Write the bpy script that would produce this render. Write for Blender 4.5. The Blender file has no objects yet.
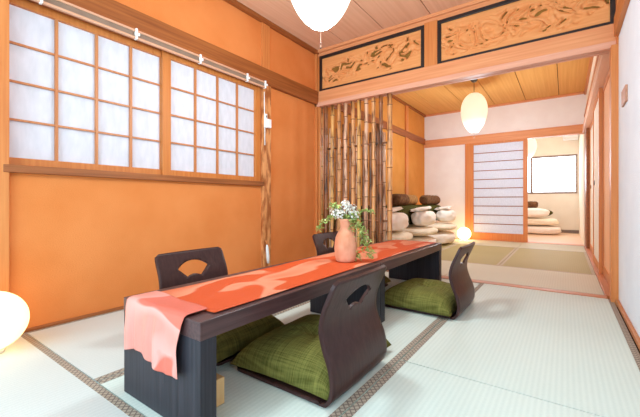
import bpy, bmesh, math, random
from mathutils import Vector, Matrix, noise
random.seed(7)
C = bpy.context.scene.collection
PI = math.pi

# ------------------------------------------------------------------ camera
cd = bpy.data.cameras.new('camera'); cam = bpy.data.objects.new('camera', cd); C.objects.link(cam)
cam.location = (0, 0, 0.72); cam.rotation_euler = (PI/2, 0, math.radians(35.55))
cd.sensor_width = 36; cd.lens = 343.2/640*36; cd.shift_y = -6.2/640; cd.clip_start = 0.05
bpy.context.scene.camera = cam

# ------------------------------------------------------------------ world, exposure, daylight
sc = bpy.context.scene
w = bpy.data.worlds.new('world'); sc.world = w; w.use_nodes = True
w.node_tree.nodes['Background'].inputs[0].default_value = (0.60, 0.86, 1.0, 1)
w.node_tree.nodes['Background'].inputs[1].default_value = 1.9
sc.view_settings.view_transform = 'Standard'; sc.view_settings.look = 'None'
sc.view_settings.exposure = 0.5; sc.view_settings.gamma = 1; sc.view_settings.use_curve_mapping = False
sc.cycles.max_bounces = 10; sc.cycles.diffuse_bounces = 6; sc.cycles.sample_clamp_indirect = 4
sc.cycles.use_denoising = True


def area(name, loc, rot, sx, sy, power, col=(1, 1, 1)):
    l = bpy.data.lights.new(name, 'AREA'); l.shape = 'RECTANGLE'; l.size = sx; l.size_y = sy
    l.energy = power; l.color = col
    o = bpy.data.objects.new(name, l); C.objects.link(o); o.location = loc; o.rotation_euler = rot
    return o


# unseen daylight added behind the camera, papered window and right-side panels
area('rear_daylight', (-1.3, -1.7, 1.35), (PI/2, 0, math.radians(-8)), 2.8, 2.3, 46, (0.60, 0.86, 1.0))
area('window_daylight', (-2.95, 1.46, 1.4), (0, -PI/2, 0), 1.2, 2.1, 4, (0.95, 0.95, 1.0))
area('side_panel_fill', (0.9, 5.3, 1.1), (0, PI/2, 0), 1.6, 1.6, 10, (0.95, 0.95, 1.0))  # added to brighten the middle room from behind its sliding panels


# ------------------------------------------------------------------ materials
def lin(c):
    return tuple((x/12.92 if x <= .04045 else ((x+.055)/1.055)**2.4) for x in [v/255 for v in c]) + (1,)


def base_mat(name, rough=.6, spec=.3):
    m = bpy.data.materials.new(name); m.use_nodes = True
    n = m.node_tree.nodes; b = n['Principled BSDF']
    b.inputs['Roughness'].default_value = rough; b.inputs['Specular IOR Level'].default_value = spec
    return m, n, m.node_tree.links, b


def coords(n, l, scale=(1, 1, 1), rot=(0, 0, 0)):
    t = n.new('ShaderNodeTexCoord'); mp = n.new('ShaderNodeMapping')
    mp.inputs['Scale'].default_value = scale; mp.inputs['Rotation'].default_value = rot
    l.new(t.outputs['Object'], mp.inputs['Vector']); return mp.outputs[0]


def ramp(n, l, fac, stops):
    r = n.new('ShaderNodeValToRGB'); e = r.color_ramp.elements
    while len(e) < len(stops): e.new(0.5)
    for k, (p, c) in enumerate(stops): e[k].position = p; e[k].color = c
    l.new(fac, r.inputs[0]); return r.outputs[0]


def noisy(name, c1, c2, scale=(4, 4, 4), rough=.7, spec=.2, bump=0.0, bscale=None, lo=.35, hi=.65, detail=4):
    m, n, l, b = base_mat(name, rough, spec)
    v = coords(n, l, scale); t = n.new('ShaderNodeTexNoise'); t.inputs['Scale'].default_value = 1
    t.inputs['Detail'].default_value = detail; l.new(v, t.inputs['Vector'])
    l.new(ramp(n, l, t.outputs['Fac'], [(lo, lin(c1)), (hi, lin(c2))]), b.inputs['Base Color'])
    if bump:
        t2 = n.new('ShaderNodeTexNoise'); t2.inputs['Scale'].default_value = 1; t2.inputs['Detail'].default_value = 3
        l.new(coords(n, l, bscale or scale), t2.inputs['Vector'])
        bp = n.new('ShaderNodeBump'); bp.inputs['Strength'].default_value = bump; bp.inputs['Distance'].default_value = .01
        l.new(t2.outputs['Fac'], bp.inputs['Height']); l.new(bp.outputs[0], b.inputs['Normal'])
    return m


def wood(name, c1, c2, axis, rough=.45, spec=.35, fine=60, stretch=2.0):
    s = [fine]*3; s['xyz'.index(axis)] = stretch
    return noisy(name, c1, c2, tuple(s), rough, spec, bump=.08, lo=.3, hi=.7, detail=5)


def emis(name, col, strength, ribs=0, edge=None):
    m, n, l, b = base_mat(name, .8, .1)
    b.inputs['Base Color'].default_value = (.6, .58, .54, 1)
    b.inputs['Emission Color'].default_value = lin(col); b.inputs['Emission Strength'].default_value = strength
    if ribs:
        v = coords(n, l, (1, 1, ribs)); wv = n.new('ShaderNodeTexWave'); wv.bands_direction = 'Z'
        wv.inputs['Scale'].default_value = 1; wv.inputs['Distortion'].default_value = .6
        l.new(v, wv.inputs['Vector']); bp = n.new('ShaderNodeBump'); bp.inputs['Strength'].default_value = .4
        bp.inputs['Distance'].default_value = .004
        l.new(wv.outputs['Fac'], bp.inputs['Height']); l.new(bp.outputs[0], b.inputs['Normal'])
    return m


def paper(name, col, trans=.6, fine=90):
    m, n, l, b = base_mat(name, .9, .05)
    v = coords(n, l, (fine, fine, fine/3)); t = n.new('ShaderNodeTexNoise'); t.inputs['Detail'].default_value = 4
    t.inputs['Scale'].default_value = 1; l.new(v, t.inputs['Vector'])
    c = tuple(x*.95 for x in col)
    co = ramp(n, l, t.outputs['Fac'], [(.3, lin(c)), (.7, lin(col))])
    l.new(co, b.inputs['Base Color'])
    tr = n.new('ShaderNodeBsdfTranslucent'); l.new(co, tr.inputs['Color'])
    mx = n.new('ShaderNodeMixShader'); mx.inputs[0].default_value = trans
    l.new(b.outputs[0], mx.inputs[1]); l.new(tr.outputs[0], mx.inputs[2])
    l.new(mx.outputs[0], n['Material Output'].inputs['Surface'])
    return m


def tatami(name, c1, c2, pitch=.019):
    m, n, l, b = base_mat(name, .65, .25)
    wv = n.new('ShaderNodeTexWave'); wv.bands_direction = 'X'; wv.inputs['Scale'].default_value = 1
    wv.inputs['Distortion'].default_value = .25; wv.inputs['Detail Scale'].default_value = 3
    l.new(coords(n, l, (2*PI/20/pitch, 2*PI/20/pitch, 1)), wv.inputs['Vector'])
    ns = n.new('ShaderNodeTexNoise'); ns.inputs['Scale'].default_value = 1; ns.inputs['Detail'].default_value = 5
    l.new(coords(n, l, (60, 300, 1)), ns.inputs['Vector'])
    big = n.new('ShaderNodeTexNoise'); big.inputs['Scale'].default_value = 1.6; big.inputs['Detail'].default_value = 2
    l.new(coords(n, l), big.inputs['Vector'])
    a = n.new('ShaderNodeMath'); a.operation = 'MULTIPLY'; a.inputs[1].default_value = .17; l.new(wv.outputs['Fac'], a.inputs[0])
    a2 = n.new('ShaderNodeMath'); a2.operation = 'MULTIPLY_ADD'; a2.inputs[1].default_value = .5
    l.new(ns.outputs['Fac'], a2.inputs[0]); l.new(a.outputs[0], a2.inputs[2])
    a3 = n.new('ShaderNodeMath'); a3.operation = 'MULTIPLY_ADD'; a3.inputs[1].default_value = .35
    l.new(big.outputs['Fac'], a3.inputs[0]); l.new(a2.outputs[0], a3.inputs[2])
    l.new(ramp(n, l, a3.outputs[0], [(.3, lin(c1)), (.75, lin(c2))]), b.inputs['Base Color'])
    bp = n.new('ShaderNodeBump'); bp.inputs['Strength'].default_value = .25; bp.inputs['Distance'].default_value = .002
    l.new(a2.outputs[0], bp.inputs['Height']); l.new(bp.outputs[0], b.inputs['Normal'])
    return m


def heri_mat():
    # woven border tape: dark lattice of lozenges on a sand ground
    m, n, l, b = base_mat('border_tape', .75, .2)
    out = []
    for ang in (PI/4, -PI/4):
        wv = n.new('ShaderNodeTexWave'); wv.bands_direction = 'X'; wv.inputs['Scale'].default_value = 1
        l.new(coords(n, l, (17, 17, 1), (0, 0, ang)), wv.inputs['Vector']); out.append(wv.outputs['Fac'])
    mx = n.new('ShaderNodeMath'); mx.operation = 'MAXIMUM'; l.new(out[0], mx.inputs[0]); l.new(out[1], mx.inputs[1])
    l.new(ramp(n, l, mx.outputs[0], [(.70, lin((176, 160, 142))), (.97, lin((118, 102, 92)))]), b.inputs['Base Color'])
    return m


def linen(name, c1, c2, s=260):
    m, n, l, b = base_mat(name, .9, .1)
    fs = []
    for sc_ in ((8, s, 8), (s, 8, 8)):
        t = n.new('ShaderNodeTexNoise'); t.inputs['Scale'].default_value = 1; t.inputs['Detail'].default_value = 3
        l.new(coords(n, l, sc_), t.inputs['Vector']); fs.append(t.outputs['Fac'])
    a = n.new('ShaderNodeMath'); a.operation = 'ADD'; l.new(fs[0], a.inputs[0]); l.new(fs[1], a.inputs[1])
    h = n.new('ShaderNodeMath'); h.operation = 'MULTIPLY'; h.inputs[1].default_value = .5; l.new(a.outputs[0], h.inputs[0])
    l.new(ramp(n, l, h.outputs[0], [(.38, lin(c1)), (.62, lin(c2))]), b.inputs['Base Color'])
    bp = n.new('ShaderNodeBump'); bp.inputs['Strength'].default_value = .5; bp.inputs['Distance'].default_value = .002
    l.new(h.outputs[0], bp.inputs['Height']); l.new(bp.outputs[0], b.inputs['Normal'])
    return m


def dunes(name, c_o, c_p, scale, thr=.5, rough=.5):
    # cloth printed with soft pale dune shapes
    m, n, l, b = base_mat(name, rough, .4)
    t = n.new('ShaderNodeTexNoise'); t.inputs['Scale'].default_value = 1; t.inputs['Detail'].default_value = 1.2
    t.inputs['Distortion'].default_value = .5; l.new(coords(n, l, scale), t.inputs['Vector'])
    r1 = ramp(n, l, t.outputs['Fac'], [(thr-.012, lin(c_o)), (thr+.012, lin(c_p)), (thr+.14, lin(tuple(a*.55+b_*.45 for a, b_ in zip(c_p, c_o))))])
    l.new(r1, b.inputs['Base Color'])
    f = n.new('ShaderNodeTexNoise'); f.inputs['Scale'].default_value = 1
    l.new(coords(n, l, (500, 500, 500)), f.inputs['Vector'])
    bp = n.new('ShaderNodeBump'); bp.inputs['Strength'].default_value = .25; bp.inputs['Distance'].default_value = .001
    l.new(f.outputs['Fac'], bp.inputs['Height']); l.new(bp.outputs[0], b.inputs['Normal'])
    b.inputs['Specular IOR Level'].default_value = .12
    return m


M = dict(
    plaster=noisy('orange_plaster', (220, 128, 66), (228, 138, 76), (3, 3, 3), .85, .15, bump=.35, bscale=(120, 120, 320)),
    plaster_dark=noisy('ochre_plaster', (206, 134, 62), (214, 144, 72), (3, 3, 3), .85, .15, bump=.3, bscale=(120, 120, 320)),
    white_wall=noisy('white_wallpaper', (232, 236, 244), (238, 242, 249), (5, 5, 5), .85, .15, bump=.35, bscale=(110, 110, 110)),
    pink_wall=noisy('pale_pink_plaster', (240, 230, 226), (244, 236, 232), (5, 5, 5), .85, .15, bump=.2, bscale=(150, 150, 150)),
    cream_wall=noisy('cream_plaster', (240, 226, 206), (244, 231, 212), (5, 5, 5), .85, .15),
    wood_x=wood('cedar_x', (214, 136, 88), (230, 158, 108), 'x'),
    wood_y=wood('cedar_y', (186, 106, 52), (206, 130, 72), 'y'),
    wood_z=wood('cedar_z', (200, 114, 56), (218, 138, 76), 'z'),
    pink_x=wood('pale_cedar_x', (218, 152, 122), (230, 172, 144), 'x'),
    pink_y=wood('pale_cedar_y', (230, 178, 146), (240, 196, 168), 'y'),
    brown_y=wood('brown_beam_y', (132, 68, 30), (164, 94, 46), 'y'),
    sill_y=wood('brown_sill_y', (130, 70, 34), (168, 98, 52), 'y'),
    knot_z=noisy('knotty_post', (160, 88, 42), (222, 150, 92), (22, 22, 7), .5, .3, bump=.4, lo=.4, hi=.6, detail=6),
    win_wood=wood('window_cedar', (192, 108, 48), (208, 128, 64), 'z'),
    ceil=wood('ceiling_board', (220, 168, 136), (230, 182, 150), 'y', .7, .15, 40, .8),
    ceil2=wood('ceiling_board_golden', (212, 150, 80), (224, 164, 94), 'y', .7, .15, 40, .8),
    wood_floor=wood('pale_floor_board', (228, 186, 150), (240, 204, 170), 'x', .4, .4, 30, 1.0),
    dark_gap=noisy('dark_gap', (60, 36, 22), (72, 44, 26), (5, 5, 5), .9, .05),
    lacquer_black=noisy('black_lacquer', (34, 26, 26), (42, 33, 32), (5, 5, 5), .35, .4),
    table=wood('dark_stained_oak', (64, 40, 40), (88, 60, 58), 'y', .36, .35, 90, 3),
    table_leg=wood('dark_stained_oak_leg', (38, 35, 40), (54, 50, 56), 'z', .45, .25, 90, 3),
    chair=wood('dark_brown_plywood', (54, 30, 28), (68, 42, 39), 'z', .36, .26, 70, 3),
    olive=linen('olive_linen', (86, 83, 36), (134, 127, 66)),
    olive_dark=linen('dark_olive_linen', (104, 92, 44), (140, 126, 64)),
    tat=tatami('tatami_grey_green', (200, 208, 198), (218, 224, 214)),
    tat_left=tatami('tatami_pale', (196, 199, 194), (211, 213, 207)),
    tat_beige_sheen=tatami('tatami_beige_sheen', (204, 196, 172), (218, 211, 190)),  # sheen by weave direction is put into these middle-room mat tints
    tat_olive_sheen=tatami('tatami_olive_sheen', (172, 154, 106), (186, 169, 120)),
    tat_far=tatami('tatami_straw_sheen', (204, 196, 168), (222, 214, 188)),
    heri=heri_mat(),
    heri_plain=noisy('plain_border_tape', (188, 172, 148), (202, 186, 162), (80, 80, 80), .8, .15),
    paper=paper('window_paper', (232, 226, 230), .23, 30),
    paper2=paper('door_paper', (236, 240, 250), .6),
    pane_glow=emis('glowing_daylight_pane', (222, 236, 255), 4.5),  # pane glows by itself, standing in for daylight through the window
    lamp_day=emis('pendant_paper', (255, 250, 244), .9, 60),
    lamp_mid=emis('lantern_paper', (255, 240, 206), .62, 60),
    lamp_floor=emis('floor_lamp_paper', (255, 214, 140), 1.5, 60),
    lamp_small=emis('small_floor_lamp_paper', (255, 216, 150), 8.0, 60),
    cord=noisy('dark_cord', (60, 40, 30), (70, 46, 34), (9, 9, 9), .6, .2),
    white_plastic=noisy('white_plastic', (236, 234, 232), (244, 242, 240), (9, 9, 9), .4, .4),
    grey_plastic=noisy('grey_plastic', (96, 94, 92), (110, 108, 104), (9, 9, 9), .4, .4),
    metal=noisy('dark_metal', (70, 58, 48), (84, 70, 58), (9, 9, 9), .4, .5),
    sash=noisy('brown_aluminium', (128, 104, 88), (142, 116, 98), (9, 9, 9), .4, .5),
    ranma=wood('carved_board', (220, 142, 82), (232, 160, 100), 'x', .55, .25, 50, 4),
    ranma_back=noisy('carving_backing', (122, 88, 40), (146, 104, 50), (12, 12, 12), .8, .1),  # darker backing: shade of the carved recesses put into its colour
    terracotta=noisy('terracotta', (212, 134, 98), (230, 164, 132), (14, 14, 9), .8, .15, bump=.1, bscale=(90, 90, 90)),
    leaf=noisy('vine_leaf', (148, 168, 84), (196, 206, 128), (30, 30, 30), .6, .3),
    stem=noisy('green_stem', (116, 124, 62), (134, 142, 76), (30, 30, 30), .7, .2),
    petal=noisy('white_petal', (238, 228, 216), (248, 242, 234), (30, 30, 30), .7, .2),
    runner=dunes('runner_orange', (204, 82, 42), (220, 140, 108), (5.0, 2.0, 1), .5),
    runner_end=dunes('runner_salmon', (212, 108, 90), (224, 156, 144), (3.0, 3.0, 5), .48, .35),
    futon=noisy('white_cotton', (246, 230, 216), (250, 238, 226), (14, 14, 14), .9, .1, bump=.35, bscale=(16, 16, 16)),
    futon_cream=noisy('cream_cotton', (238, 222, 196), (246, 232, 208), (14, 14, 14), .9, .1, bump=.3, bscale=(16, 16, 16)),
    blanket=noisy('olive_blanket', (68, 64, 30), (88, 82, 40), (40, 40, 40), .95, .05, bump=.4),
    roll=noisy('brown_blanket', (92, 62, 44), (128, 92, 64), (24, 24, 24), .95, .05, bump=.6),
    roll_tan=noisy('tan_blanket', (140, 100, 60), (168, 124, 78), (24, 24, 24), .95, .05, bump=.6),
)


def bamboo_mat(name, a, b_):
    m, n, l, b = base_mat(name, .35, .45)
    t = n.new('ShaderNodeTexNoise'); t.inputs['Scale'].default_value = 1; t.inputs['Detail'].default_value = 4
    l.new(coords(n, l, (30, 30, 5)), t.inputs['Vector'])
    l.new(ramp(n, l, t.outputs['Fac'], [(.36, lin(b_)), (.5, lin(a)), (.7, lin(tuple(min(255, x*1.14) for x in a)))]), b.inputs['Base Color'])
    return m


BAM = [bamboo_mat('bamboo_tan', (206, 144, 90), (116, 68, 38)), bamboo_mat('bamboo_pink', (220, 170, 134), (134, 84, 56)),
       bamboo_mat('bamboo_brown', (148, 92, 56), (70, 40, 24)), bamboo_mat('bamboo_golden', (212, 156, 88), (128, 78, 42))]
NODE = noisy('bamboo_node', (112, 66, 38), (136, 84, 52), (40, 40, 40), .6, .2)


# ------------------------------------------------------------------ mesh helpers
def box(bm, x0, x1, y0, y1, z0, z1, mi=0):
    vs = [bm.verts.new((x, y, z)) for z in (z0, z1) for y in (y0, y1) for x in (x0, x1)]
    for f in ((0, 2, 3, 1), (4, 5, 7, 6), (0, 1, 5, 4), (2, 6, 7, 3), (0, 4, 6, 2), (1, 3, 7, 5)):
        bm.faces.new([vs[i] for i in f]).material_index = mi


def tube(bm, pts, rad, seg=8, mi=0, cap=True):
    pts = [Vector(p) for p in pts]; rings = []
    rads = rad if isinstance(rad, (list, tuple)) else [rad]*len(pts)
    up = None
    for i, p in enumerate(pts):
        d = (pts[min(i+1, len(pts)-1)] - pts[max(i-1, 0)]).normalized()
        if up is None: up = Vector((0, 0, 1)) if abs(d.z) < .9 else Vector((1, 0, 0))
        a = d.cross(up).normalized(); b = a.cross(d).normalized(); up = b
        rings.append([bm.verts.new(p + a*math.cos(2*PI*k/seg)*rads[i] + b*math.sin(2*PI*k/seg)*rads[i]) for k in range(seg)])
    for r0, r1 in zip(rings, rings[1:]):
        for k in range(seg):
            f = bm.faces.new((r0[k], r0[(k+1) % seg], r1[(k+1) % seg], r1[k])); f.smooth = True; f.material_index = mi
    if cap:
        for r in (rings[0][::-1], rings[-1]): bm.faces.new(r).material_index = mi


def lathe(bm, prof, seg=32, c=(0, 0, 0), mi=0):
    rings = []
    for r, z in prof:
        if r < 1e-5: rings.append([bm.verts.new((c[0], c[1], c[2]+z))])
        else: rings.append([bm.verts.new((c[0]+r*math.cos(2*PI*k/seg), c[1]+r*math.sin(2*PI*k/seg), c[2]+z)) for k in range(seg)])
    for a, b in zip(rings, rings[1:]):
        for k in range(seg):
            k2 = (k+1) % seg
            v = [a[k % len(a)], a[k2 % len(a)], b[k2 % len(b)], b[k % len(b)]]
            v = [x for i, x in enumerate(v) if x not in v[:i]]
            if len(v) > 2:
                f = bm.faces.new(v); f.smooth = True; f.material_index = mi


def obj(name, bm, mats, parent=None, bevel=0, subsurf=0, loc=None):
    bmesh.ops.recalc_face_normals(bm, faces=bm.faces)
    me = bpy.data.meshes.new(name); bm.to_mesh(me); bm.free()
    for m in (mats if isinstance(mats, (list, tuple)) else [mats]): me.materials.append(m)
    o = bpy.data.objects.new(name, me); C.objects.link(o)
    if parent is not None: o.parent = parent
    if loc: o.location = loc
    if bevel:
        b = o.modifiers.new('bevel', 'BEVEL'); b.width = bevel; b.segments = 2; b.limit_method = 'ANGLE'
    if subsurf:
        s = o.modifiers.new('sub', 'SUBSURF'); s.levels = subsurf; s.render_levels = subsurf
    return o


def boxes(name, lst, mats, parent=None, bevel=0):
    bm = bmesh.new()
    for b in lst: box(bm, *b)
    return obj(name, bm, mats, parent, bevel)


def tag(o, label, cat, group=None):
    o['label'] = label; o['category'] = cat
    if group: o['group'] = group
    return o


def thing(name, label, cat, loc=(0, 0, 0), rz=0, group=None):
    o = bpy.data.objects.new(name, None); C.objects.link(o); o.empty_display_size = .1
    o.location = loc; o.rotation_euler = (0, 0, rz)
    return tag(o, label, cat, group)


def struct(o, label=None):
    o['kind'] = 'structure'
    if label: o['label'] = label
    return o


def sroot(name, label=None):
    o = bpy.data.objects.new(name, None); C.objects.link(o); return struct(o, label)


def dup(root, loc, rz, label, group=None):
    r = root.copy(); C.objects.link(r); r.location = loc; r.rotation_euler = (0, 0, rz); r['label'] = label
    if group: r['group'] = group
    for ch in list(root.children):
        c = ch.copy(); C.objects.link(c); c.parent = r
        for g in ch.children:
            d = g.copy(); C.objects.link(d); d.parent = c
    return r


# ------------------------------------------------------------------ room shell
XL, XR, YB, YF, YE = -2.434, 0.310, 3.334, 7.226, 9.95
ZC, ZC2 = 2.53, 2.563
Y0 = -0.35
T = .1
# left wall with window opening
struct(boxes('wall_left', [
    (XL-T, XL, Y0, .50, 0, ZC+.1), (XL-T, XL, .50, 2.42, 0, .89), (XL-T, XL, .50, 2.42, 1.88, ZC+.1), (XL-T, XL, 2.42, YB, 0, ZC+.1)],
    M['plaster']), 'orange plaster wall with the papered window')
struct(boxes('wall_left_middle', [(XL-T, XL, YB, YF, 0, 2.7)], M['plaster_dark']))
struct(boxes('wall_left_far', [(XL-T, XL, YF, YE+T, 0, 2.7)], M['cream_wall']))
struct(boxes('wall_right', [(XR, XR+T, Y0, YB-.1, 0, ZC+.1)], M['white_wall']), 'white textured wall')
# floor slab under the mats
struct(boxes('floor', [(XL-T, XR+.12, Y0, YF, -.12, -.03)], M['dark_gap']))
struct(boxes('floor_far', [(XL-T, XR+.12, YF, YE, -.12, 0.0)], M['wood_floor']), 'pale wooden floor of the far room')


def planks(name, xs, y0, y1, z, mat):
    bm = bmesh.new()
    for a, b in zip(xs, xs[1:]): box(bm, a+.004, b-.004, y0, y1, z, z+.012, 0)
    box(bm, xs[0], xs[-1], y0, y1, z+.013, z+.08, 1)
    return struct(obj(name, bm, [mat, M['dark_gap']]))


planks('ceiling', [XL, -2.03, -1.545, -1.055, -.57, -.08, XR+.1], Y0, YB+.02, ZC, M['ceil'])
planks('ceiling_middle', [XL, -2.05, -1.56, -1.08, -.58, -.09, XR+.1], YB+.1, YF, ZC2, M['ceil2'])
struct(boxes('ceiling_far', [(XL, XR+.1, YF+.05, YE, 2.5, 2.6)], M['cream_wall']))

# posts, beams and mouldings
tn = [0]


def trim(lst, mat, bevel=.003):
    tn[0] += 1
    return struct(boxes('trim_%d' % tn[0], lst, mat, None, bevel))


trim([(XL, XL+.03, .40, .525, 0, ZC)], M['wood_z'])                    # post at the left edge
trim([(XL, XL+.035, 2.405, 2.515, 0, 1.88), ], M['knot_z'])           # knotty post beside window
trim([(XL, XL+.018, 2.405, 2.515, 2.037, ZC)], M['wood_z'])
trim([(XL, XL+.03, YB-.036, YB-.005, 0, ZC)], M['wood_z'])              # corner post
trim([(XL, XL+.045, Y0, YB-.005, 1.882, 2.036)], M['brown_y'])        # beam on the left wall
trim([(XL, XL+.04, Y0, YB-.005, ZC-.045, ZC)], M['brown_y'])          # cornice left
trim([(XR-.028, XR, Y0, YB-.12, 1.90, 2.04)], M['wood_y'])            # beam on the right wall
trim([(XR-.018, XR, Y0, YB-.12, 0, .03)], M['wood_y'])               # board along the right wall
trim([(XL, XL+.012, .525, YB-.06, 0, .02)], M['sill_y'])
# lintel between the rooms
trim([(XL, XR, YB-.022, YB+.10, 1.907, 2.038)], M['wood_x'])
trim([(XL, XR, YB-.036, YB-.004, 1.855, 1.905), (XL, XR, YB+.012, YB+.05, 1.862, 1.905), (XL, XR, YB+.066, YB+.10, 1.862, 1.905)], M['pink_x'])
trim([(XL, XR, YB, YB+.05, 2.456, ZC+.05), (XL, XR, YB-.03, YB, 2.50, 2.535)], M['wood_x'])
trim([(-1.122, -.996, YB-.012, YB+.05, 2.038, 2.47)], M['wood_z'])      # strut between the transoms
trim([(XL, XL+.05, YB-.004, YB+.05, 2.038, 2.456)], M['wood_z'])
trim([(XL, .26, YB, YB+.085, -.03, .004)], wood('threshold_wood', (184, 112, 72), (204, 134, 92), 'x'))               # threshold
trim([(.269, XR+.1, YB-.10, YB+.012, -.03, 1.855), (.302, XR+.1, YB-.1, YB+.0, 1.855, ZC)], M['wood_z'])    # right post
trim([(XL-.02, XL+.05, YB, YB+.085, 0, 1.86)], M['wood_z'])
# middle room
trim([(XL, XL+.035, YB+.1, YF-.04, 1.93, 2.05)], M['brown_y'])
trim([(XL, XL+.03, 6.12, 6.24, 0, ZC2)], M['wood_z'])
trim([(XL, XL+.04, YB+.1, YF, ZC2-.04, ZC2)], M['brown_y'])
trim([(XL, .26, YF-.04, YF, ZC2-.035, ZC2)], M['wood_x'])
trim([(XL, .26, YF-.05, YF+.07, 1.87, 2.02)], M['wood_x'])             # far lintel
trim([(-1.61, -1.50, YF-.05, YF+.05, 0, 1.87)], M['wood_z'])           # post left of sliding screen
trim([(XL, .25, YF-.10, YF+.11, -.03, .003)], M['wood_x'])             # far sill
struct(boxes('wall_partition', [(XL, -1.61, YF, YF+.08, 0, 1.87), (XL, .3, YF, YF+.05, 2.02, 2.7)], M['pink_wall']), 'pale plaster partition to the far room')
# middle room, right side: sliding panels in a frame
XS = .275
trim([(XS-.01, XS+.10, 6.72, 7.26, 0, 1.90)], M['brown_y'])
trim([(XS-.04, XS+.10, YB+.012, YF, 1.87, 1.98)], M['pink_y'])
trim([(XS-.02, XS+.08, YB+.012, YF, 2.14, 2.18), (XS-.02, XS+.08, YB+.012, YF, ZC2-.05, ZC2)], M['wood_y'])
trim([(XS-.025, XS+.08, YB+.086, YF-.1, -.03, .006)], M['wood_y'])
trim([(XS+.045, XS+.10, YB+.012, 3.55, .006, 1.87)], M['brown_y'])
struct(boxes('wall_right_middle', [(XS+.01, XS+.10, YB+.012, YF, 1.98, 2.7), (XS+.10, XS+.14, 6.3, YF, 0, 2.)], M['cream_wall']))


def slide_panel(name, y0, y1, x, paper_mat, label):
    r = sroot(name, label)
    boxes('door_panel', [(x+.008, x+.02, y0+.035, y1-.035, .09, 1.81)], paper_mat, r)
    boxes('door_frame', [(x, x+.028, y0, y0+.045, .008, 1.865), (x, x+.028, y1-.045, y1, .008, 1.865),
                         (x+.001, x+.027, y0+.045, y1-.045, .008, .09), (x+.001, x+.027, y0+.045, y1-.045, 1.81, 1.865)], M['wood_z'], r)
    return r


r = slide_panel('door_1', 3.56, 4.45, XS+.03, noisy('peach_panel', (240, 178, 132), (246, 188, 144), (3, 3, 3), .7, .2), 'peach sliding panel nearest the right post')
r = slide_panel('door_2', 4.42, 5.36, XS, paper('side_paper', (250, 232, 216), .1), 'white papered sliding panel in the right side of the middle room')
bm = bmesh.new(); lathe(bm, [(0, 0), (.028, 0), (.03, .006), (.022, .006), (.02, .002), (0, .002)], 20)
bmesh.ops.rotate(bm, verts=bm.verts, matrix=Matrix.Rotation(-PI/2, 3, 'Y')); bmesh.ops.translate(bm, verts=bm.verts, vec=(XS+.008, 5.2, .95))
obj('door_pull', bm, M['metal'], r)
r = slide_panel('door_3', 5.33, 6.70, XS+.03, M['cream_wall'], 'cream sliding panel at the far end of the middle room')
bm = bmesh.new(); lathe(bm, [(0, 0), (.028, 0), (.03, .006), (.022, .006), (.02, .002), (0, .002)], 20)
bmesh.ops.rotate(bm, verts=bm.verts, matrix=Matrix.Rotation(-PI/2, 3, 'Y')); bmesh.ops.translate(bm, verts=bm.verts, vec=(XS+.038, 6.5, .95))
obj('door_pull', bm, M['metal'], r)

# far sliding screen (paper with horizontal bars)
r = sroot('door_4', 'white paper sliding screen with horizontal wooden bars')
x0, x1, yy = -1.50, -.55, YF-.03
boxes('door_paper', [(x0+.03, x1-.06, yy+.012, yy+.015, .1, 1.83)], M['paper2'], r)
boxes('door_frame', [(x0, x0+.045, yy-.012, yy+.018, .004, 1.87), (x1-.07, x1, yy-.012, yy+.018, .004, 1.87),
                     (x0+.045, x1-.07, yy-.011, yy+.017, .004, .14), (x0+.045, x1-.07, yy-.011, yy+.017, 1.83, 1.87)], M['wood_z'], r, .002)
boxes('door_bar', [(x0+.045, x1-.07, yy-.002, yy+.011, z-.007, z+.007) for z in [.14+.1695*k for k in range(1, 10)]], M['brown_y'], r)

# far room
struct(boxes('wall_back_far', [(XL, -1.6, YE, YE+T, 0, 2.6), (.225, .32, YE, YE+T, 0, 2.6), (-1.6, .225, YE, YE+T, 0, .95), (-1.6, .225, YE, YE+T, 1.82, 2.6)],
             M['cream_wall']), 'cream wall of the far room')
struct(boxes('wall_right_far', [(.26, .36, YF+.05, YE, 0, 2.6)], M['cream_wall']))
struct(boxes('baseboard_back', [(XL, .26, YE-.015, YE, 0, .07)], M['sash']))
r = sroot('window_2', 'bright aluminium window of the far room')
boxes('window_frame', [(-1.6, .225, YE-.02, YE+.06, .93, .97), (-1.6, .225, YE-.02, YE+.06, 1.80, 1.84), (.195, .225, YE-.02, YE+.06, .97, 1.80),
                       (-1.6, -1.57, YE-.02, YE+.06, .97, 1.80), (-.70, -.655, YE-.015, YE+.05, .97, 1.80)], M['sash'], r)
boxes('window_pane', [(-1.57, .195, YE+.03, YE+.036, .97, 1.80)], M['pane_glow'], r)

# ------------------------------------------------------------------ papered window in the left wall
r = sroot('window_1', 'papered lattice window of two sliding sashes')
xw = XL-.045
boxes('window_sill', [(XL-.06, XL+.035, .50, 2.42, .88, .922)], M['sill_y'], r, .003)
boxes('window_head', [(XL-.07, XL+.01, .50, 2.42, 1.855, 1.885)], M['sill_y'], r)
for k, (a, b, dx) in enumerate([(.525, 1.465, .0), (1.40, 2.405, .022)]):
    a2 = a+(.012 if k == 0 else .065); b2 = b-.065
    xx = xw+dx
    s = boxes('sash_frame', [(xx-.012, xx+.018, a, a2, .922, 1.855), (xx-.012, xx+.018, b2, b, .922, 1.855),
                             (xx-.011, xx+.017, a2, b2, .922, .966), (xx-.011, xx+.017, a2, b2, 1.810, 1.855)], M['win_wood'], r, .002)
    bars = []
    for j in range(1, 4):
        y = a2+(b2-a2)*j/4; bars.append((xx-.006, xx+.012, y-.0075, y+.0075, .966, 1.810))
    for j in range(1, 4):
        z = .966+.211*j; bars.append((xx-.005, xx+.009, a2, b2, z-.0055, z+.0055))
    boxes('lattice', bars, wood('lattice_cedar', (186, 110, 62), (200, 128, 78), 'z'), s)
    boxes('paper', [(xx-.010, xx-.008, a2-.005, b2+.005, .96, 1.815)], M['paper'], s)

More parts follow.
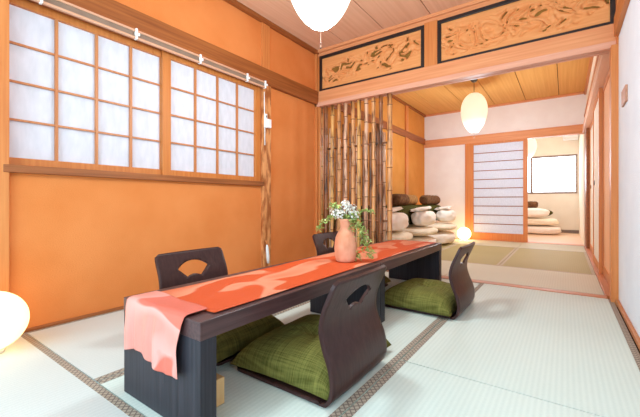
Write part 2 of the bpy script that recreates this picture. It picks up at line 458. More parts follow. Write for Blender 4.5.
# curtain rail below the beam
cr = thing('curtain_rail', 'long pale double curtain rail running above the papered window', 'curtain rail', (XL+.045, 1.0, 1.86))
boxes('rail_track', [(.0, .022, -1.3, 1.41, .018, .032), (.0, .022, -1.3, 1.41, -.030, -.016)], wood('rail_wood', (206, 150, 118), (218, 166, 134), 'y'), cr, .002)
boxes('rail_slot', [(.0, .014, -1.3, 1.40, -.014, .018)], M['sash'], cr)
for y in (-.60, -.349, .17, .672, 1.169, 1.40):
    boxes('rail_bracket', [(.0, .032, y-.006, y+.006, -.034, .038), (.028, .042, y-.016, y+.016, -.012, .006)], M['white_plastic'], cr, .002)
# remote holder on the post
xp = XL+.035
rh = thing('wall_remote', 'small white remote and holder mounted on the knotty post', 'remote control', (xp, 2.44, 1.50))
boxes('holder', [(0, .022, -.028, .0, -.05, .085)], M['white_plastic'], rh, .003)
boxes('remote', [(0, .03, .002, .05, -.045, .04)], M['white_plastic'], rh, .004)
boxes('sensor', [(.022, .026, -.021, -.009, .05, .068)], M['grey_plastic'], rh)
bm = bmesh.new(); tube(bm, [(xp+.006, 2.412, 1.80), (xp+.006, 2.414, 1.65), (xp+.006, 2.418, 1.50), (xp+.006, 2.42, 1.28)], .0045, 8)
tag(obj('blind_cord', bm, M['white_plastic']), 'thin white cord hanging down the knotty post', 'cord')
bt = thing('hanging_tassel', 'white tassel tied low on the knotty post behind the table', 'tassel', (xp, 2.44, .19))
bm = bmesh.new(); tube(bm, [(.012, 0, .12), (.014, .003, .09), (.014, .012, .0), (.014, .018, -.07)], [.004, .013, .017, .012], 10); obj('tassel', bm, M['white_plastic'], bt)
bm = bmesh.new(); tube(bm, [(.0, 0, .15), (.012, 0, .14), (.012, 0, .115)], .008, 8); obj('hook', bm, M['wood_z'], bt)
# wooden plate on the white wall
tag(boxes('wooden_plate', [(XR-.012, XR, 2.79, 2.97, 1.34, 1.44)], wood('plate_wood', (176, 120, 92), (194, 140, 112), 'y'), None, .002),
    'small brown wooden plate fixed on the white right wall', 'wall plate')


# ------------------------------------------------------------------ tatami mats
def mat(x0, x1, y0, y1, m, borders, label, room, hm='heri'):
    g = .003; hw = .029; h = .003
    t = thing('tatami_mat', label, 'tatami mat', ((x0+x1)/2, (y0+y1)/2, -.03), 0, room)
    ox, oy = (x0+x1)/2, (y0+y1)/2
    a, b, c, d = x0-ox+g, x1-ox-g, y0-oy+g, y1-oy-g
    obj_ = bmesh.new(); box(obj_, a, b, c, d, 0.0, .03); obj('mat_surface', obj_, m, t)
    if borders == 'y':
        boxes('cloth_border', [(a, a+hw, c, d, .0301, .0312)], M[hm], t)
        boxes('cloth_border', [(b-hw, b, c, d, .0301, .0312)], M[hm], t)
    else:
        boxes('cloth_border', [(a, b, c, c+hw, .0301, .0312)], M[hm], t)
        boxes('cloth_border', [(a, b, d-hw, d, .0301, .0312)], M[hm], t)


XM = [XL, -1.528, -.615, XR-.02]
g1 = 'tatami mats of the dining room'; g2 = 'tatami mats of the middle room'
mat(XM[2], XM[3], Y0, 1.49, M['tat'], 'y', 'pale tatami mat in the bottom right foreground, nearest the camera', g1)
mat(XM[2], XM[3], 1.49, 3.33, M['tat'], 'y', 'pale tatami mat between the far green cushion and the white right wall', g1)
mat(XM[0], XM[2], Y0, .598, M['tat_left'], 'x', 'pale tatami mat in front of the table beside the glowing globe', g1)
mat(XM[0], XM[1], .598, 2.42, M['tat_left'], 'y', 'tatami mat along the orange wall under the left chairs', g1)
mat(XM[1], XM[2], .598, 2.42, M['tat'], 'y', 'tatami mat underneath the near low table', g1)
mat(XM[0], XM[2], 2.42, 3.33, M['tat'], 'x', 'tatami mat under the far table in front of bamboo screen', g1)
ya, yb, yc, yd = YB+.086, 4.37, 6.22, YF-.10
mat(XM[0], XM[2]-.35, ya, yb, M['tat_beige_sheen'], 'x', 'tatami mat with beige sheen behind the bamboo screen', g2, 'heri_plain')
mat(XM[2]-.35, XS-.026, ya, yb, M['tat_beige_sheen'], 'x', 'tatami mat with beige sheen just past the threshold at right', g2, 'heri_plain')
mat(XM[0], XM[1], yb, yc, M['tat_olive_sheen'], 'y', 'tatami mat under the stacked bedding', g2, 'heri_plain')
mat(XM[1], XM[2], yb, yc, M['tat_olive_sheen'], 'y', 'tatami mat with olive sheen beside the stacked bedding', g2, 'heri_plain')
mat(XM[2], XS-.026, yb, yc, M['tat_olive_sheen'], 'y', 'tatami mat with olive sheen at right in the middle room', g2, 'heri_plain')
mat(XM[0], XM[2], yc, yd, M['tat_far'], 'x', 'pale tatami mat under the small globe lamp', g2, 'heri_plain')
mat(XM[2], XS-.026, yc, yd, M['tat_far'], 'x', 'pale tatami strip in front of the far room opening', g2, 'heri_plain')


# ------------------------------------------------------------------ carved transoms
def transom(xa, xb, seed, blobs, label):
    z0, z1 = 2.038, 2.456
    t = thing('carved_transom', label, 'carved transom', ((xa+xb)/2, YB, z0), 0, 'carved transoms above the opening')
    W = xb-xa; H = z1-z0; fr = .034; w2 = W/2
    boxes('frame', [(-w2, w2, -.014, .03, 0, fr*.7), (-w2, w2, -.014, .03, H-fr, H), (-w2, -w2+fr, -.013, .03, fr*.7, H-fr), (w2-fr, w2, -.013, .03, fr*.7, H-fr)],
          M['lacquer_black'], t, .003)
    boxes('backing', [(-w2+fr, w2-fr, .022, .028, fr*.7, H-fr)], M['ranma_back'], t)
    st = .0055; nx = int((W-2*fr)/st); nz = int((H-1.7*fr)/st)
    bm = bmesh.new(); V = {}; hv = {}
    off = Vector((seed*7.3, seed*3.1, 0))
    for i in range(nx+1):
        for j in range(nz+1):
            x = -w2+fr+(W-2*fr)*i/nx; z = fr*.7+(H-1.7*fr)*j/nz
            u = (x+w2)/W; v = z/H
            s = 0
            for (bu, bv, ru, rv) in blobs:
                s = max(s, .94-math.hypot((u-bu)/ru, (v-bv)/rv))
            p = Vector((x*8, z*11, 0))+off
            s += .32*noise.noise(p*1.9) if s > 0 else 0
            inside = max(0, min(1, s*4))
            q = p*1.5+Vector((noise.noise(p*.9), noise.noise(p*.9+Vector((9, 4, 2))), 0))*1.3
            rel = noise.noise(q*(1.6 if seed == 1 else 2.2))*.7+.4*math.sin(q.x*(3 if seed == 1 else 5)+5*noise.noise(q))
            hgt = inside*rel
            y = 0.0+inside*(.009-rel*.026)
            V[i, j] = bm.verts.new((x, y, z)); hv[i, j] = (inside > .6 and rel < (-.24 if seed == 1 else -.52))
    for i in range(nx):
        for j in range(nz):
            ks = [(i, j), (i+1, j), (i+1, j+1), (i, j+1)]
            if sum(hv[k] for k in ks) >= 3: continue
            f = bm.faces.new([V[k] for k in ks]); f.smooth = True
    bmesh.ops.delete(bm, geom=[v for v in bm.verts if not v.link_faces], context='VERTS')
    o = obj('carving', bm, M['ranma'], t)
    so = o.modifiers.new('solid', 'SOLIDIFY'); so.thickness = .007; so.offset = -1


transom(XL+.05, -1.122, 1, [(.15, .4, .16, .28), (.32, .5, .17, .33), (.62, .62, .2, .27), (.8, .56, .2, .36), (.68, .42, .12, .28)],
        'left carved wooden transom with pierced leaves in black frame')
transom(-.996, XR-.004, 4, [(.14, .5, .14, .4), (.3, .45, .22, .36), (.5, .52, .24, .36), (.74, .52, .22, .42), (.88, .58, .14, .3)],
        'right carved wooden transom with pine and clouds in black frame')


# ------------------------------------------------------------------ bamboo screen
bs = thing('bamboo_screen', 'screen of upright bamboo poles filling the left of the opening', 'bamboo screen', (XL, YB+.045, 0))
rnd = random.Random(3)


def pole(x, y, z0, z1, r_, m):
    bm = bmesh.new(); bow = rnd.uniform(-.0035, .0035); n = 14
    nodes = []; z = z0+rnd.uniform(.05, .2)
    while z < z1-.03: nodes.append(z); z += rnd.uniform(.17, .27)
    zs = [z0+(z1-z0)*k/n for k in range(n+1)]
    P = []; R = []
    allz = sorted(set(zs + [q+d for q in nodes for d in (-.012, -.004, 0, .004, .012) if z0 < q+d < z1]))
    for zz in allz:
        near = min([abs(zz-q) for q in nodes]+[1])
        R.append(r_*(1+(.16 if near < .002 else (.10 if near < .006 else 0))))
        P.append((x+bow*math.sin(PI*(zz-z0)/(z1-z0)), y, zz))
    tube(bm, P, R, 12)
    bm.faces.ensure_lookup_table()
    for f in bm.faces:
        c = f.calc_center_median().z
        if min([abs(c-q) for q in nodes]+[1]) < .005: f.material_index = 1
    return obj('bamboo_pole', bm, [m, NODE], bs)


pos = [(321, 3), (326, 2), (332.5, 3), (339, 0), (345.6, 1), (352.8, 0), (359, 3), (366.3, 1), (373.4, 0), (380.9, 2), (389.7, 0)]
for k, (u, mi) in enumerate(pos):
    tt = (u-320)/343.2
    D = (YB+.045)/(.8136+.5814*tt); X = (-.5814+.8136*tt)*D
    pole(X-XL, 0, .004, 1.862, (.0215 if k < 10 else .026), BAM[mi])
for k in range(10):
    u = 323.5+6.7*k; tt = (u-320)/343.2
    D = (YB+.10)/(.8136+.5814*tt); X = (-.5814+.8136*tt)*D
    pole(X-XL, .058, -.0, 1.64-.012*k+rnd.uniform(-.06, .06), .017, BAM[(2, 1, 2, 2)[k % 4]])  # mostly brown: shade behind the front row put into the pole colour
for z in (1.36, .52):
    bm = bmesh.new(); tube(bm, [(.06, .029, z), (.5, .029, z), (.93, .029, z)], .011, 10); obj('cross_bar', bm, BAM[2], bs)


# ------------------------------------------------------------------ pendant lamps
def egg(rx, rz, top=.10, n=28, taper=.12):
    pr = []
    for k in range(n+1):
        a = -PI/2+PI*k/n
        if abs(math.cos(a))*rx < .058: continue
        pr.append((rx*math.cos(a)*(1+taper*math.sin(a)), rz*math.sin(a)))
    return pr


def pendant(name, loc, zc, rx, rz, m, label, string=.12):
    t = thing(name, label, 'pendant lamp', loc, 0, 'paper pendant lamps')
    pr = egg(rx, rz); bm = bmesh.new(); lathe(bm, pr, 40)
    obj('lamp_shade', bm, m, t)
    rb = pr[0][0]; zb = pr[0][1]; rt = pr[-1][0]; zt = pr[-1][1]
    bm = bmesh.new(); tube(bm, [(rb*math.cos(a), rb*math.sin(a), zb) for a in [2*PI*k/24 for k in range(25)]], .003, 6, cap=False); obj('lower_ring', bm, M['white_plastic'], t)
    bm = bmesh.new(); tube(bm, [(rt*math.cos(a), rt*math.sin(a), zt) for a in [2*PI*k/24 for k in range(25)]], .003, 6, cap=False); obj('upper_ring', bm, M['white_plastic'], t)
    bm = bmesh.new(); lathe(bm, [(0, -.06), (.03, -.055), (.045, -.03), (.03, 0), (.018, .02), (.018, .06), (0, .06)], 20, (0, 0, 0)); obj('bulb', bm, m, t)
    bm = bmesh.new(); tube(bm, [(0, 0, .06), (0, 0, zc-loc[2]-.02)], .004, 8); obj('cord', bm, M['cord'], t)
    bm = bmesh.new(); lathe(bm, [(0, -.03), (.03, -.03), (.045, -.012), (.05, 0), (0, 0)], 24, (0, 0, zc-loc[2])); obj('ceiling_cap', bm, M['metal'], t)
    bm = bmesh.new(); tube(bm, [(0, 0, -.06), (0, 0, -rz-string+.03)], .0015, 6); tube(bm, [(0, 0, -rz-string+.03), (0, 0, -rz-string)], .004, 8); obj('pull_string', bm, M['cord'], t)
    return t


pendant('pendant_lamp', (-1.16, 1.63, 2.036), ZC, .205, .30, M['lamp_day'], 'large paper pendant lamp over the table, cropped by the top edge')
pendant('pendant_lamp', (-1.118, 5.556, 2.068), ZC2, .185, .30, M['lamp_mid'], 'egg-shaped paper pendant lamp hanging in the middle room', .08)
pendant('pendant_lamp', (-.69, 8.6, 1.90), 2.5, .20, .27, M['lamp_mid'], 'paper pendant lamp in the far room, half hidden by sliding screen')


for nm, lc, pw, rr, col in (('pendant_light', (-1.16, 1.63, 1.62), 36, .12, (.72, .92, 1)), ('lantern_light', (-1.118, 5.556, 1.64), 46, .12, (.76, .91, 1)),
                        ('far_lantern_light', (-.69, 8.6, 1.52), 16, .12, (.92, .96, 1))):
    pl = bpy.data.lights.new(nm, 'POINT'); pl.energy = pw; pl.shadow_soft_size = rr; pl.color = col
    po = bpy.data.objects.new(nm, pl); C.objects.link(po); po.location = lc


def floor_lamp(loc, r_, m, label):
    t = thing('globe_floor_lamp', label, 'floor lamp', loc, 0, 'glowing globe lamps on the floor')
    bm = bmesh.new(); lathe(bm, [(r_*math.cos(a), r_+.006+r_*.97*math.sin(a)) for a in [-PI/2*.86+(PI/2*.86+PI/2*.93)*k/26 for k in range(27)]], 40); obj('lamp_shade', bm, m, t)
    bm = bmesh.new(); lathe(bm, [(0, 0), (r_*.36, 0), (r_*.36, .012), (0, .012)], 28); obj('base', bm, M['white_plastic'], t)


floor_lamp((-2.225, .415, .002), .145, M['lamp_floor'], 'large glowing white globe lamp at the left edge by the orange wall')
floor_lamp((-1.56, 6.88, .002), .12, M['lamp_small'], 'small glowing globe lamp beside the bedding in the middle room')


# ------------------------------------------------------------------ tables
def table(loc, L, W, label):
    t = thing('low_table', label, 'table', loc, 0, 'dark low tables set end to end')
    H, th, lt = .358, .058, .06
    boxes('tabletop', [(-W/2, W/2, 0, L, H-th, H)], M['table'], t, .002)
    boxes('leg', [(-W/2+.001, W/2-.001, .001, lt, .0, H-th)], M['table_leg'], t, .0015)
    boxes('leg', [(-W/2+.001, W/2-.001, L-lt, L-.001, .0, H-th)], M['table_leg'], t, .0015)
    return t


TX0, TX1 = -1.365, -.888
table(((TX0+TX1)/2, .627, .002), 1.23, TX1-TX0, 'near dark wooden low table with panel leg facing the camera')
table(((TX0+TX1)/2, 1.861, .002), 1.23, TX1-TX0, 'far dark wooden low table carrying the vase nearer the bamboo')
ZT = .3605


tag(boxes('wooden_block', [(-1.08, -.99, .72, .80, .003, .098)], wood('block_wood', (206, 160, 104), (222, 180, 126), 'z'), None, .003),
    'small pale wooden block on the mat behind the near table leg', 'wooden block')


# runner
def sheet(name, f, nu, nv, mats, parent=None, thick=.0015):
    bm = bmesh.new(); V = [[bm.verts.new(f(i/nu, j/nv)) for j in range(nv+1)] for i in range(nu+1)]
    for i in range(nu):
        for j in range(nv):
            fc = bm.faces.new((V[i][j], V[i+1][j], V[i+1][j+1], V[i][j+1])); fc.smooth = True
    o = obj(name, bm, mats, parent)
    if thick: s = o.modifiers.new('solid', 'SOLIDIFY'); s.thickness = thick; s.offset = 1
    return o


tr = thing('table_runner', 'orange and pink patterned cloth runner laid along both low tables', 'table runner', (-1.13, .627, ZT))


def fr(u, v):
    # u across, v along
    y = .075+v*2.37
    xl = -.195+.012*math.sin(y*3.1)+(.02 if y < .9 else .0)*max(0, 1-y); xr = .205+.008*math.sin(y*2.3+1)
    x = xl+(xr-xl)*u
    z = .0035+.0022*noise.noise(Vector((x*9, y*5, 0)))+.001*math.sin(x*30+y*4)
    if y > 2.35: z += .0
    return (x, y, max(z, .0016))


sheet('runner_cloth', fr, 24, 160, M['runner'], tr)


def fe(u, v):
    # folded pale end: lies on the table then falls over the edge
    x = -.192+(.362)*u
    s = v*.30
    flat = .106-.024*u
    fold = .006*math.sin(u*11+.6)+.004*math.sin(u*23)
    if s < flat:
        y = flat-s; z = .0075+.002*math.sin(u*9)
        if s > flat-.012: z -= (s-flat+.012)*.15
    else:
        d = s-flat
        y = -.006-min(1, d/.03)*.004-abs(fold)*min(1, d/.12)*1.6
        hem = (.196+.022*math.sin(u*5.2+3.6)-.02*u)/(.30-flat)
        z = .004-d*hem
        x += (.012-.0*u)*0-(.018*u)*min(1, d/.1)+(.022 if u > .93 else 0)*max(0, d-.13)*4
    return (x, y, z)


sheet('runner_end', fe, 40, 60, M['runner_end'], tr, .0012)['label'] = 'pale pink satin end of the runner hanging over the table edge'

# ------------------------------------------------------------------ legless chairs
PROF = [(-.060, .006), (-.035, .010), (-.014, .024), (-.002, .052), (.001, .09), (-.008, .14), (-.028, .19), (-.043, .24), (-.045, .28), (-.034, .33), (-.010, .385), (.016, .444)]


def catmull(P, t):
    n = len(P)-1; s = min(t*n, n-1e-6); i = int(s); f = s-i
    p = [Vector(P[max(0, min(n, i+k))]) for k in (-1, 0, 1, 2)]
    return .5*((2*p[1])+(-p[0]+p[2])*f+(2*p[0]-5*p[1]+4*p[2]-p[3])*f*f+(-p[0]+3*p[1]-3*p[2]+p[3])*f**3)


def chair(loc, rz, label):
    t = thing('floor_chair', label, 'floor chair', loc, rz, 'legless chairs around the low tables')
    # backrest: bent ply with a fan-shaped opening
    nu, nv, th = 28, 40, .013
    bm = bmesh.new(); F = []; B = []
    for j in range(nv+1):
        s = j/nv
        p = catmull(PROF, s); q = catmull(PROF, min(1, s+.01))-catmull(PROF, max(0, s-.01)); q.normalize()
        nrm = Vector((q.y, -q.x))
        half = .222-.010*max(0, (s-.15)/.85)
        if s > .95: half -= .022*(1-math.sqrt(max(0, 1-((s-.95)/.05)**2)))
        rf = []; rb = []
        for i in range(nu+1):
            u = -1+2*i/nu; y = half*u
            cv = -.012*u*u*min(1, s*2)
            rf.append(bm.verts.new((p.x+cv, y, p.y))); rb.append(bm.verts.new((p.x+cv+nrm.x*th, y, max(p.y+nrm.y*th, .0005))))
        F.append(rf); B.append(rb)
    for j in range(nv):
        for i in range(nu):
            bm.faces.new((F[j][i], F[j][i+1], F[j+1][i+1], F[j+1][i])).smooth = True
            bm.faces.new((B[j][i], B[j+1][i], B[j+1][i+1], B[j][i+1])).smooth = True
    for j in range(nv):
        for i in (0, nu): bm.faces.new((F[j][i], F[j+1][i], B[j+1][i], B[j][i]))
    for i in range(nu):
        for j in (0, nv): bm.faces.new((F[j][i], F[j][i+1], B[j][i+1], B[j][i]))
    back = obj('backrest', bm, M['chair'], t)
    # fan cutter
    cb = bmesh.new(); cz, R, r_ = .220, .170, .097; a0 = .68
    pts = [(R*math.sin(a)*.92, cz+R*math.cos(a)) for a in [-a0+2*a0*k/14 for k in range(15)]]
    pts += [(r_*math.sin(a)*.82, cz+.014+r_*math.cos(a)*.84) for a in [a0*.85-2*a0*.85*k/8 for k in range(9)]]
    va = [cb.verts.new((-.15, y, z)) for y, z in pts]; vb = [cb.verts.new((.12, y, z)) for y, z in pts]
    cb.faces.new(va); cb.faces.new(vb[::-1])
    for k in range(len(pts)): cb.faces.new((va[k], vb[k], vb[(k+1) % len(pts)], va[(k+1) % len(pts)]))
    cut = obj('cutter', cb, M['chair'])
    bo = back.modifiers.new('fan', 'BOOLEAN'); bo.operation = 'DIFFERENCE'; bo.object = cut; bo.solver = 'EXACT'
    t.location = (0, 0, 0); t.rotation_euler = (0, 0, 0)
    bpy.context.view_layer.update()
    me = bpy.data.meshes.new_from_object(back.evaluated_get(bpy.context.evaluated_depsgraph_get()))
    back.modifiers.clear(); back.data = me; bpy.data.objects.remove(cut)
    t.location = loc; t.rotation_euler = (0, 0, rz)
    # seat plate
    bm = bmesh.new(); n = 10; out = []
    for (cx, cy, s0) in ((-.465, -.182, PI), (-.465, .182, PI/2)):
        rng = range(n+1)
        for k in rng:
            a = (s0+PI/2*k/n) if cy < 0 else (s0+PI/2*k/n)
            out.append((cx+.04*math.cos(a), cy+.04*math.sin(a)))
    left = [p for p in out[:n+1]]; right = out[n+1:]
    poly = right + left + [(-.05, -.222), (-.05, .222)]
    va = [bm.verts.new((x, y, .001)) for x, y in poly]; vb = [bm.verts.new((x, y, .012)) for x, y in poly]
    bm.faces.new(va); bm.faces.new(vb[::-1])
    for k in range(len(poly)): bm.faces.new((va[k], vb[k], vb[(k+1) % len(poly)], va[(k+1) % len(poly)]))
    # upturned lip along both sides
    for sy in (-1, 1): box(bm, -.45, -.055, sy*.2165-.0045, sy*.2165+.0045, .012, .0145)
    obj('seat', bm, M['chair'], t, .002)
    return t


c0 = chair((-.655, 1.203, .003), 0, 'dark brown legless chair nearest the camera on the right side')
dup(c0, (-.528, 2.40, .003), 0, 'dark brown legless chair seen edge-on at the far right side')
dup(c0, (-1.735, 1.165, .003), PI, 'dark brown legless chair at the near left before orange wall')
dup(c0, (-1.745, 2.55, .003), PI, 'dark brown legless chair at far left partly behind the vase')


# ------------------------------------------------------------------ cushions
def cushion(loc, rz, sx, sy, h, m, label, lean=0.0):
    t = thing('floor_cushion', label, 'cushion', loc, rz, 'floor cushions on the legless chairs')
    bm = bmesh.new(); n = 44; top = {}; bot = {}
    for i in range(n+1):
        for j in range(n+1):
            u = -1+2*i/n; v = -1+2*j/n
            # pull mid-edges in a little, corners stay pointed
            x = sx/2*u*(1-.05*(1-v*v)); y = sy/2*v*(1-.05*(1-u*u))
            e = max(0, (1-abs(u)**4.5))*max(0, (1-abs(v)**4.5))
            hh = h*(e**.5)
            rr = math.hypot(x, y)
            hh *= 1-.42*math.exp(-(rr/.05)**2)
            ang = math.atan2(y, x)
            hh += h*.05*math.sin(ang*9+2)*math.exp(-((rr-.08)/.06)**2)
            hh += h*.10*noise.noise(Vector((x*7, y*7, loc[1])))*e
            zb = .012
            top[i, j] = bm.verts.new((x, y, zb+hh+lean*x*e+.001))
            bot[i, j] = top[i, j] if i in (0, n) or j in (0, n) else bm.verts.new((x, y, max(.0, zb-.012*min(1, e*3))))
    for i in range(n):
        for j in range(n):
            k = [(i, j), (i+1, j), (i+1, j+1), (i, j+1)]
            bm.faces.new([top[q] for q in k]).smooth = True
            bm.faces.new([bot[q] for q in k][::-1]).smooth = True
    obj('cushion_cover', bm, m, t)
    bm = bmesh.new()
    for k in range(7):
        a = 2*PI*k/7; zt = .012+h*.58
        tube(bm, [(0, 0, zt), (.010*math.cos(a), .010*math.sin(a), zt+.015), (.020*math.cos(a), .020*math.sin(a), zt+.010)], .0016, 5)
    obj('tuft', bm, m, t)
    return t


cushion((-.925, 1.262, .0165), math.radians(2), .50, .57, .118, M['olive'], 'olive green cushion on the nearest right chair')
cushion((-.805, 2.43, .0165), math.radians(-2), .50, .57, .112, M['olive'], 'olive green cushion on the far right chair')
cushion((-1.46, 1.15, .0165), math.radians(3), .47, .54, .105, M['olive_dark'], 'brownish green cushion on near left chair, glimpsed under the table')
cushion((-1.47, 2.53, .0165), 0, .47, .54, .105, M['olive_dark'], 'brownish green cushion on far left chair, hidden behind the table')

# ------------------------------------------------------------------ vase and flowers
vx, vy = -1.072, 1.765
vz = ZT+.0068
bm = bmesh.new()
lathe(bm, [(0, 0), (.050, 0), (.058, .006), (.064, .03), (.068, .075), (.0665, .11), (.060, .145), (.048, .172), (.036, .188), (.032, .2), (.0325, .218), (.036, .24), (.0385, .252),
           (.035, .254), (.030, .24), (.027, .21), (.027, .2), (.05, .15), (.055, .08), (.05, .012), (0, .012)], 48)
va = obj('clay_vase', bm, M['terracotta'], loc=(vx, vy, vz)); tag(va, 'terracotta bottle-shaped vase on the orange runner', 'vase')
rx_, ry_ = .8136, .5814           # direction to the right as seen across the table


def P(a, z, d=0):                  # a: metres to the right, z: above the table, d: towards the room centre
    return Vector((vx+rx_*a-(-.5814)*(-d), vy+ry_*a-.8136*d, vz+z))


rf = random.Random(11)


def leaf(bm, p, d, up, L, W_):
    d = d.normalized(); s = d.cross(up).normalized(); n = s.cross(d)
    a = [p, p+d*L*.35+s*W_*.5+n*.002, p+d*L*.75+s*W_*.35, p+d*L, p+d*L*.75-s*W_*.35, p+d*L*.35-s*W_*.5+n*.002]
    m0 = bm.verts.new(p+d*L*.5-n*.003); vs = [bm.verts.new(q) for q in a]
    for k in range(6): bm.faces.new((vs[k], vs[(k+1) % 6], m0)).smooth = True


def sprig(pts, label, dens=34, side=.022, L=.017):
    dens = int(dens*1.7); L *= 1.2
    t = thing('leafy_sprig', label, 'leafy sprig', (vx, vy, vz+.2), 0, 'leafy green sprigs in the vase')
    o3 = Vector((vx, vy, vz+.2)); P3 = [p-o3 for p in pts]
    def at(s):
        n = len(P3)-1; q = min(s*n, n-1e-6); i = int(q); f = q-i
        p = [P3[max(0, min(n, i+k))] for k in (-1, 0, 1, 2)]
        return .5*((2*p[1])+(-p[0]+p[2])*f+(2*p[0]-5*p[1]+4*p[2]-p[3])*f*f+(-p[0]+3*p[1]-3*p[2]+p[3])*f**3)
    bm = bmesh.new(); tube(bm, [at(k/24) for k in range(25)], [.0022-.0012*k/24 for k in range(25)], 6); obj('stem', bm, M['stem'], t)
    bm = bmesh.new()
    for k in range(dens):
        s = .14+.86*k/dens; p = at(s)
        for q in range(3):
            d = Vector((rf.uniform(-1, 1), rf.uniform(-1, 1), rf.uniform(-.7, .6)))
            off = Vector((rf.uniform(-1, 1), rf.uniform(-1, 1), rf.uniform(-1, 1)))*side*.55
            leaf(bm, p+off, d, Vector((rf.uniform(-.5, .5), rf.uniform(-.5, .5), 1)), L*rf.uniform(.7, 1.25), L*.55)
    o = obj('leaves', bm, M['leaf'], t)


sprig([P(0, .06), P(-.01, .23), P(-.03, .27), P(-.07, .27, .01), P(-.115, .235, .02), P(-.145, .19, .02)], 'green sprig drooping low to the left of the vase')
sprig([P(0, .07), P(-.012, .24), P(-.04, .30, -.01), P(-.075, .335, -.01), P(-.105, .33, -.01)], 'green sprig reaching up to the left above vase', 22)
sprig([P(0, .06), P(.012, .23), P(.05, .27, .0), P(.09, .23, .02), P(.12, .17, .02), P(.155, .10, .03), P(.175, .03, .03)], 'long green sprig trailing right down to the runner', 62, .042, .019)
sprig([P(0, .06), P(.012, .235), P(.04, .255, .03), P(.07, .20, .05), P(.085, .13, .05), P(.10, .06, .05), P(.13, .022, .05)], 'green sprig falling close along the right of the vase', 44, .03)
sprig([P(0, .07), P(.01, .24), P(.05, .29, -.02), P(.10, .305, -.02), P(.15, .30, -.02)], 'thin green sprig stretching right from the white blossoms', 18, .014)


def blossom_stem(top, label):
    t = thing('blossom_stem', label, 'white flowers', (vx, vy, vz+.2), 0, 'white blossom stems in the vase')
    o3 = Vector((vx, vy, vz+.2)); tp = top-o3
    bm = bmesh.new(); tube(bm, [P(0, .08)-o3, P(.0, .23)-o3, tp*.6+Vector((0, 0, .01)), tp], .002, 6); obj('stem', bm, M['stem'], t)
    bm = bmesh.new()
    for k in range(46):
        d = Vector((rf.gauss(0, 1), rf.gauss(0, 1), rf.gauss(0, 1))).normalized(); c = tp+d*rf.uniform(.015, .036)
        up = (d+Vector((0, 0, .3))).normalized(); a = up.orthogonal().normalized(); b = up.cross(a); ph = rf.uniform(0, 6)
        for q in range(5):
            an = ph+2*PI*q/5; dd = a*math.cos(an)+b*math.sin(an)
            leaf(bm, c, dd+up*.35, up, .0085, .0075)
    obj('blossoms', bm, M['petal'], t)


for a_, z_, d_, lb in [(.0, .335, 0, 'topmost white blossom head of the bouquet'), (-.04, .29, .02, 'white blossom head at the left over the vase mouth'),
                       (.035, .31, .0, 'white blossom head upper right in the bouquet'), (.0, .285, .03, 'white blossom head in the middle just over vase mouth'),
                       (.055, .275, .01, 'white blossom head lower right in the bouquet')]:
    blossom_stem(P(a_, z_, d_), lb)


# ------------------------------------------------------------------ bedding
def puff(name, loc, sx, sy, sz, m, label, cat, group, seed, pw=3.2, rz=0, amp=.05, layers=1, rot=0, dome=0):
    """soft folded slab: rounded body with creases"""
    bm = bmesh.new(); bmesh.ops.create_cube(bm, size=2)
    bmesh.ops.subdivide_edges(bm, edges=bm.edges, cuts=14, use_grid_fill=True)
    for v in bm.verts:
        p = v.co.copy(); q = (abs(p.x)**pw+abs(p.y)**pw+abs(p.z)**pw)**(1/pw)
        p = p/q*(max(abs(p.x), abs(p.y), abs(p.z)))
        nn = noise.noise(Vector((p.x*2, p.y*2.2, p.z*1.5+seed)))
        cr = 0
        if layers > 1: cr = -.06*max(0, 1-abs(((p.z+1)/2*layers) % 1-.0)*7)-.06*max(0, 1-abs(((p.z+1)/2*layers) % 1-1)*7) if abs(p.z) < .9 else 0
        s = (1+amp*nn*1.6+cr)*(1-dome*max(0, p.z))
        v.co = Vector((p.x*sx/2*s, p.y*sy/2*s, sz/2+p.z*sz/2*(1+amp*nn*.8)))
    mz = min(v.co.z for v in bm.verts)
    for v in bm.verts: v.co.z -= mz
    for f in bm.faces: f.smooth = True
    o = obj(name, bm, m, loc=loc); o.rotation_euler = (0, 0, rz)
    return tag(o, label, cat, group)


def flap(name, loc, sx, sy, sz, m, label, cat, group, seed):
    """folded quilt with a pointed, upturned lip at the front (+x)"""
    bm = bmesh.new(); bmesh.ops.create_cube(bm, size=2)
    bmesh.ops.subdivide_edges(bm, edges=bm.edges, cuts=14, use_grid_fill=True)
    for v in bm.verts:
        p = v.co.copy(); pw = 3; q = (abs(p.x)**pw+abs(p.y)**pw+abs(p.z)**pw)**(1/pw)
        p = p/q*(max(abs(p.x), abs(p.y), abs(p.z)))
        z = p.z*(1-.35*abs(p.y)**2); nn = noise.noise(Vector((p.x*2, p.y*2, p.z+seed)))
        zz = sz/2+z*sz/2*(1+.12*nn)+.10*sz*abs(p.y)**2
        v.co = Vector((p.x*sx/2*(1+.04*nn), p.y*sy/2, zz))
    mz = min(v.co.z for v in bm.verts)
    for v in bm.verts: v.co.z -= mz
    for f in bm.faces: f.smooth = True
    return tag(obj(name, bm, m, loc=loc), label, cat, group)


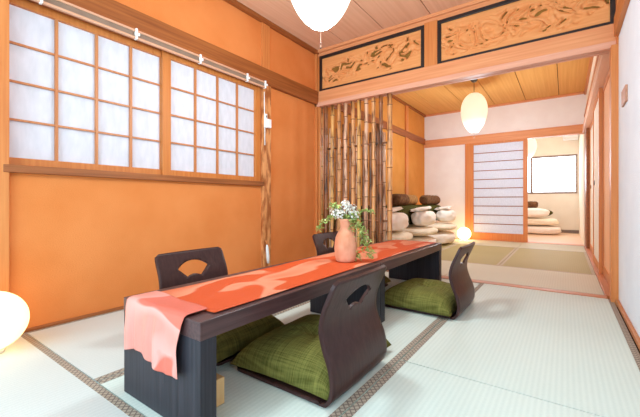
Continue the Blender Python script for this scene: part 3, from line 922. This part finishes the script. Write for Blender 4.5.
def roll(loc, L, r_, m, label, rz=0, sq=1.0):
    t = thing('rolled_blanket', label, 'rolled blanket', loc, rz, 'brown rolled blankets on the bedding')
    bm = bmesh.new(); n = 18
    P_ = []; R = []
    for k in range(n+1):
        y = -L/2+L*k/n; e = min(1, min(k, n-k)/1.6); P_.append((0, y, r_*sq)); R.append(r_*(.72+.28*math.sqrt(e))*(1+.03*math.sin(k*1.7)))
    tube(bm, P_, R, 20)
    obj('roll_body', bm, m, t)
    for sgn in (-1, 1):
        bm = bmesh.new(); sp = []
        for k in range(40):
            a = k/40*5*PI; rr = r_*.68*(1-k/42); sp.append((rr*math.cos(a), sgn*(L/2+.002), r_*sq+rr*math.sin(a)))
        tube(bm, sp, .006, 5)
        obj('roll_end', bm, m, t)
    return t


units = [(3.93, .82, 'nearest the bamboo screen'), (4.97, .88, 'in the middle stack'), (6.06, .88, 'nearest the small globe lamp')]
xc = -2.0
dv = [(3.90, .62), (5.05, .52), (6.22, .46)]
for k, (y, wd, where) in enumerate(units):
    dy, dw = dv[k]
    puff('folded_mattress', (xc+.02, y, .003), .84, wd, .215, M['futon'], 'thick cream folded mattress at the bottom of the stack '+where, 'folded mattress', 'folded mattresses in the bedding stacks', k*3.1, 3.4, amp=.06)
    flap('folded_quilt', (xc+.04, y+.03, .222), .84, wd*1.04, .135, M['futon_cream'], 'cream folded quilt under the round duvet '+where, 'folded quilt', 'folded quilts in the bedding stacks', k*2.7+1)
    puff('folded_duvet', (xc+.29, dy, .372), .29, dw, .225, M['futon'], 'round puffy white duvet '+where, 'duvet', 'white duvets in the bedding stacks', k*1.9+5, 2.9, amp=.09, dome=.05)
    cv = puff('duvet_cover', (xc+.27, dy-.04, .602), .24, dw*.62, .04, M['futon'], 'small white folded cover on top of the duvet '+where, 'duvet cover', 'white covers on the duvets', k*1.3+8, 5, amp=.16); cv.rotation_euler = (.10, -.12, 0)
    puff('green_blanket', (xc-.13, y+.07, .378), .52, 1.0, .295, M['blanket'], 'thick olive green blanket behind the duvet '+where, 'blanket', 'olive blankets in the bedding stacks', k*2.2+3, 7, amp=.03)
roll((xc+.04, 4.74, .675), .44, .083, M['roll'], 'dark brown rolled blanket on the middle bedding stack')
roll((xc-.0, 5.22, .675), .42, .080, M['roll_tan'], 'tan rolled blanket behind the dark roll on middle stack')
roll((xc+.04, 6.13, .675), .76, .085, M['roll'], 'brown rolled blanket on the bedding stack nearest the globe lamp')

# far room bedding
fx, fy = -.62, 9.30
puff('folded_mattress', (fx, fy, .003), 1.08, .62, .19, M['futon'], 'white folded mattress at the bottom of the far room stack', 'folded mattress', 'folded bedding in the far room', 9, 4)
puff('folded_mattress', (fx-.01, fy, .20), 1.02, .60, .16, M['futon_cream'], 'second white folded mattress in the far room stack', 'folded mattress', 'folded bedding in the far room', 12, 3.6)
puff('folded_duvet', (fx-.10, fy-.07, .368), .86, .44, .22, M['futon'], 'white folded duvet high in the far room stack', 'duvet', 'folded bedding in the far room', 15, 3.0)
puff('green_blanket', (fx-.10, fy+.24, .368), .98, .16, .21, M['blanket'], 'green blanket showing behind the far room duvet', 'blanket', 'folded bedding in the far room', 17, 2.4)
roll((fx-.14, fy-.07, .592), .50, .075, M['roll'], 'brown rolled blanket on top of the far room stack', PI/2)
# air conditioner on the far wall
ac = thing('air_conditioner', 'white air conditioner high on the far room wall', 'air conditioner', (.0, YE-.2, 2.16))
boxes('housing', [(-.05, .25, 0, .19, .03, .29)], M['white_plastic'], ac, .02)
boxes('vent_flap', [(-.04, .24, -.008, .10, .0, .028)], M['white_plastic'], ac, .004)
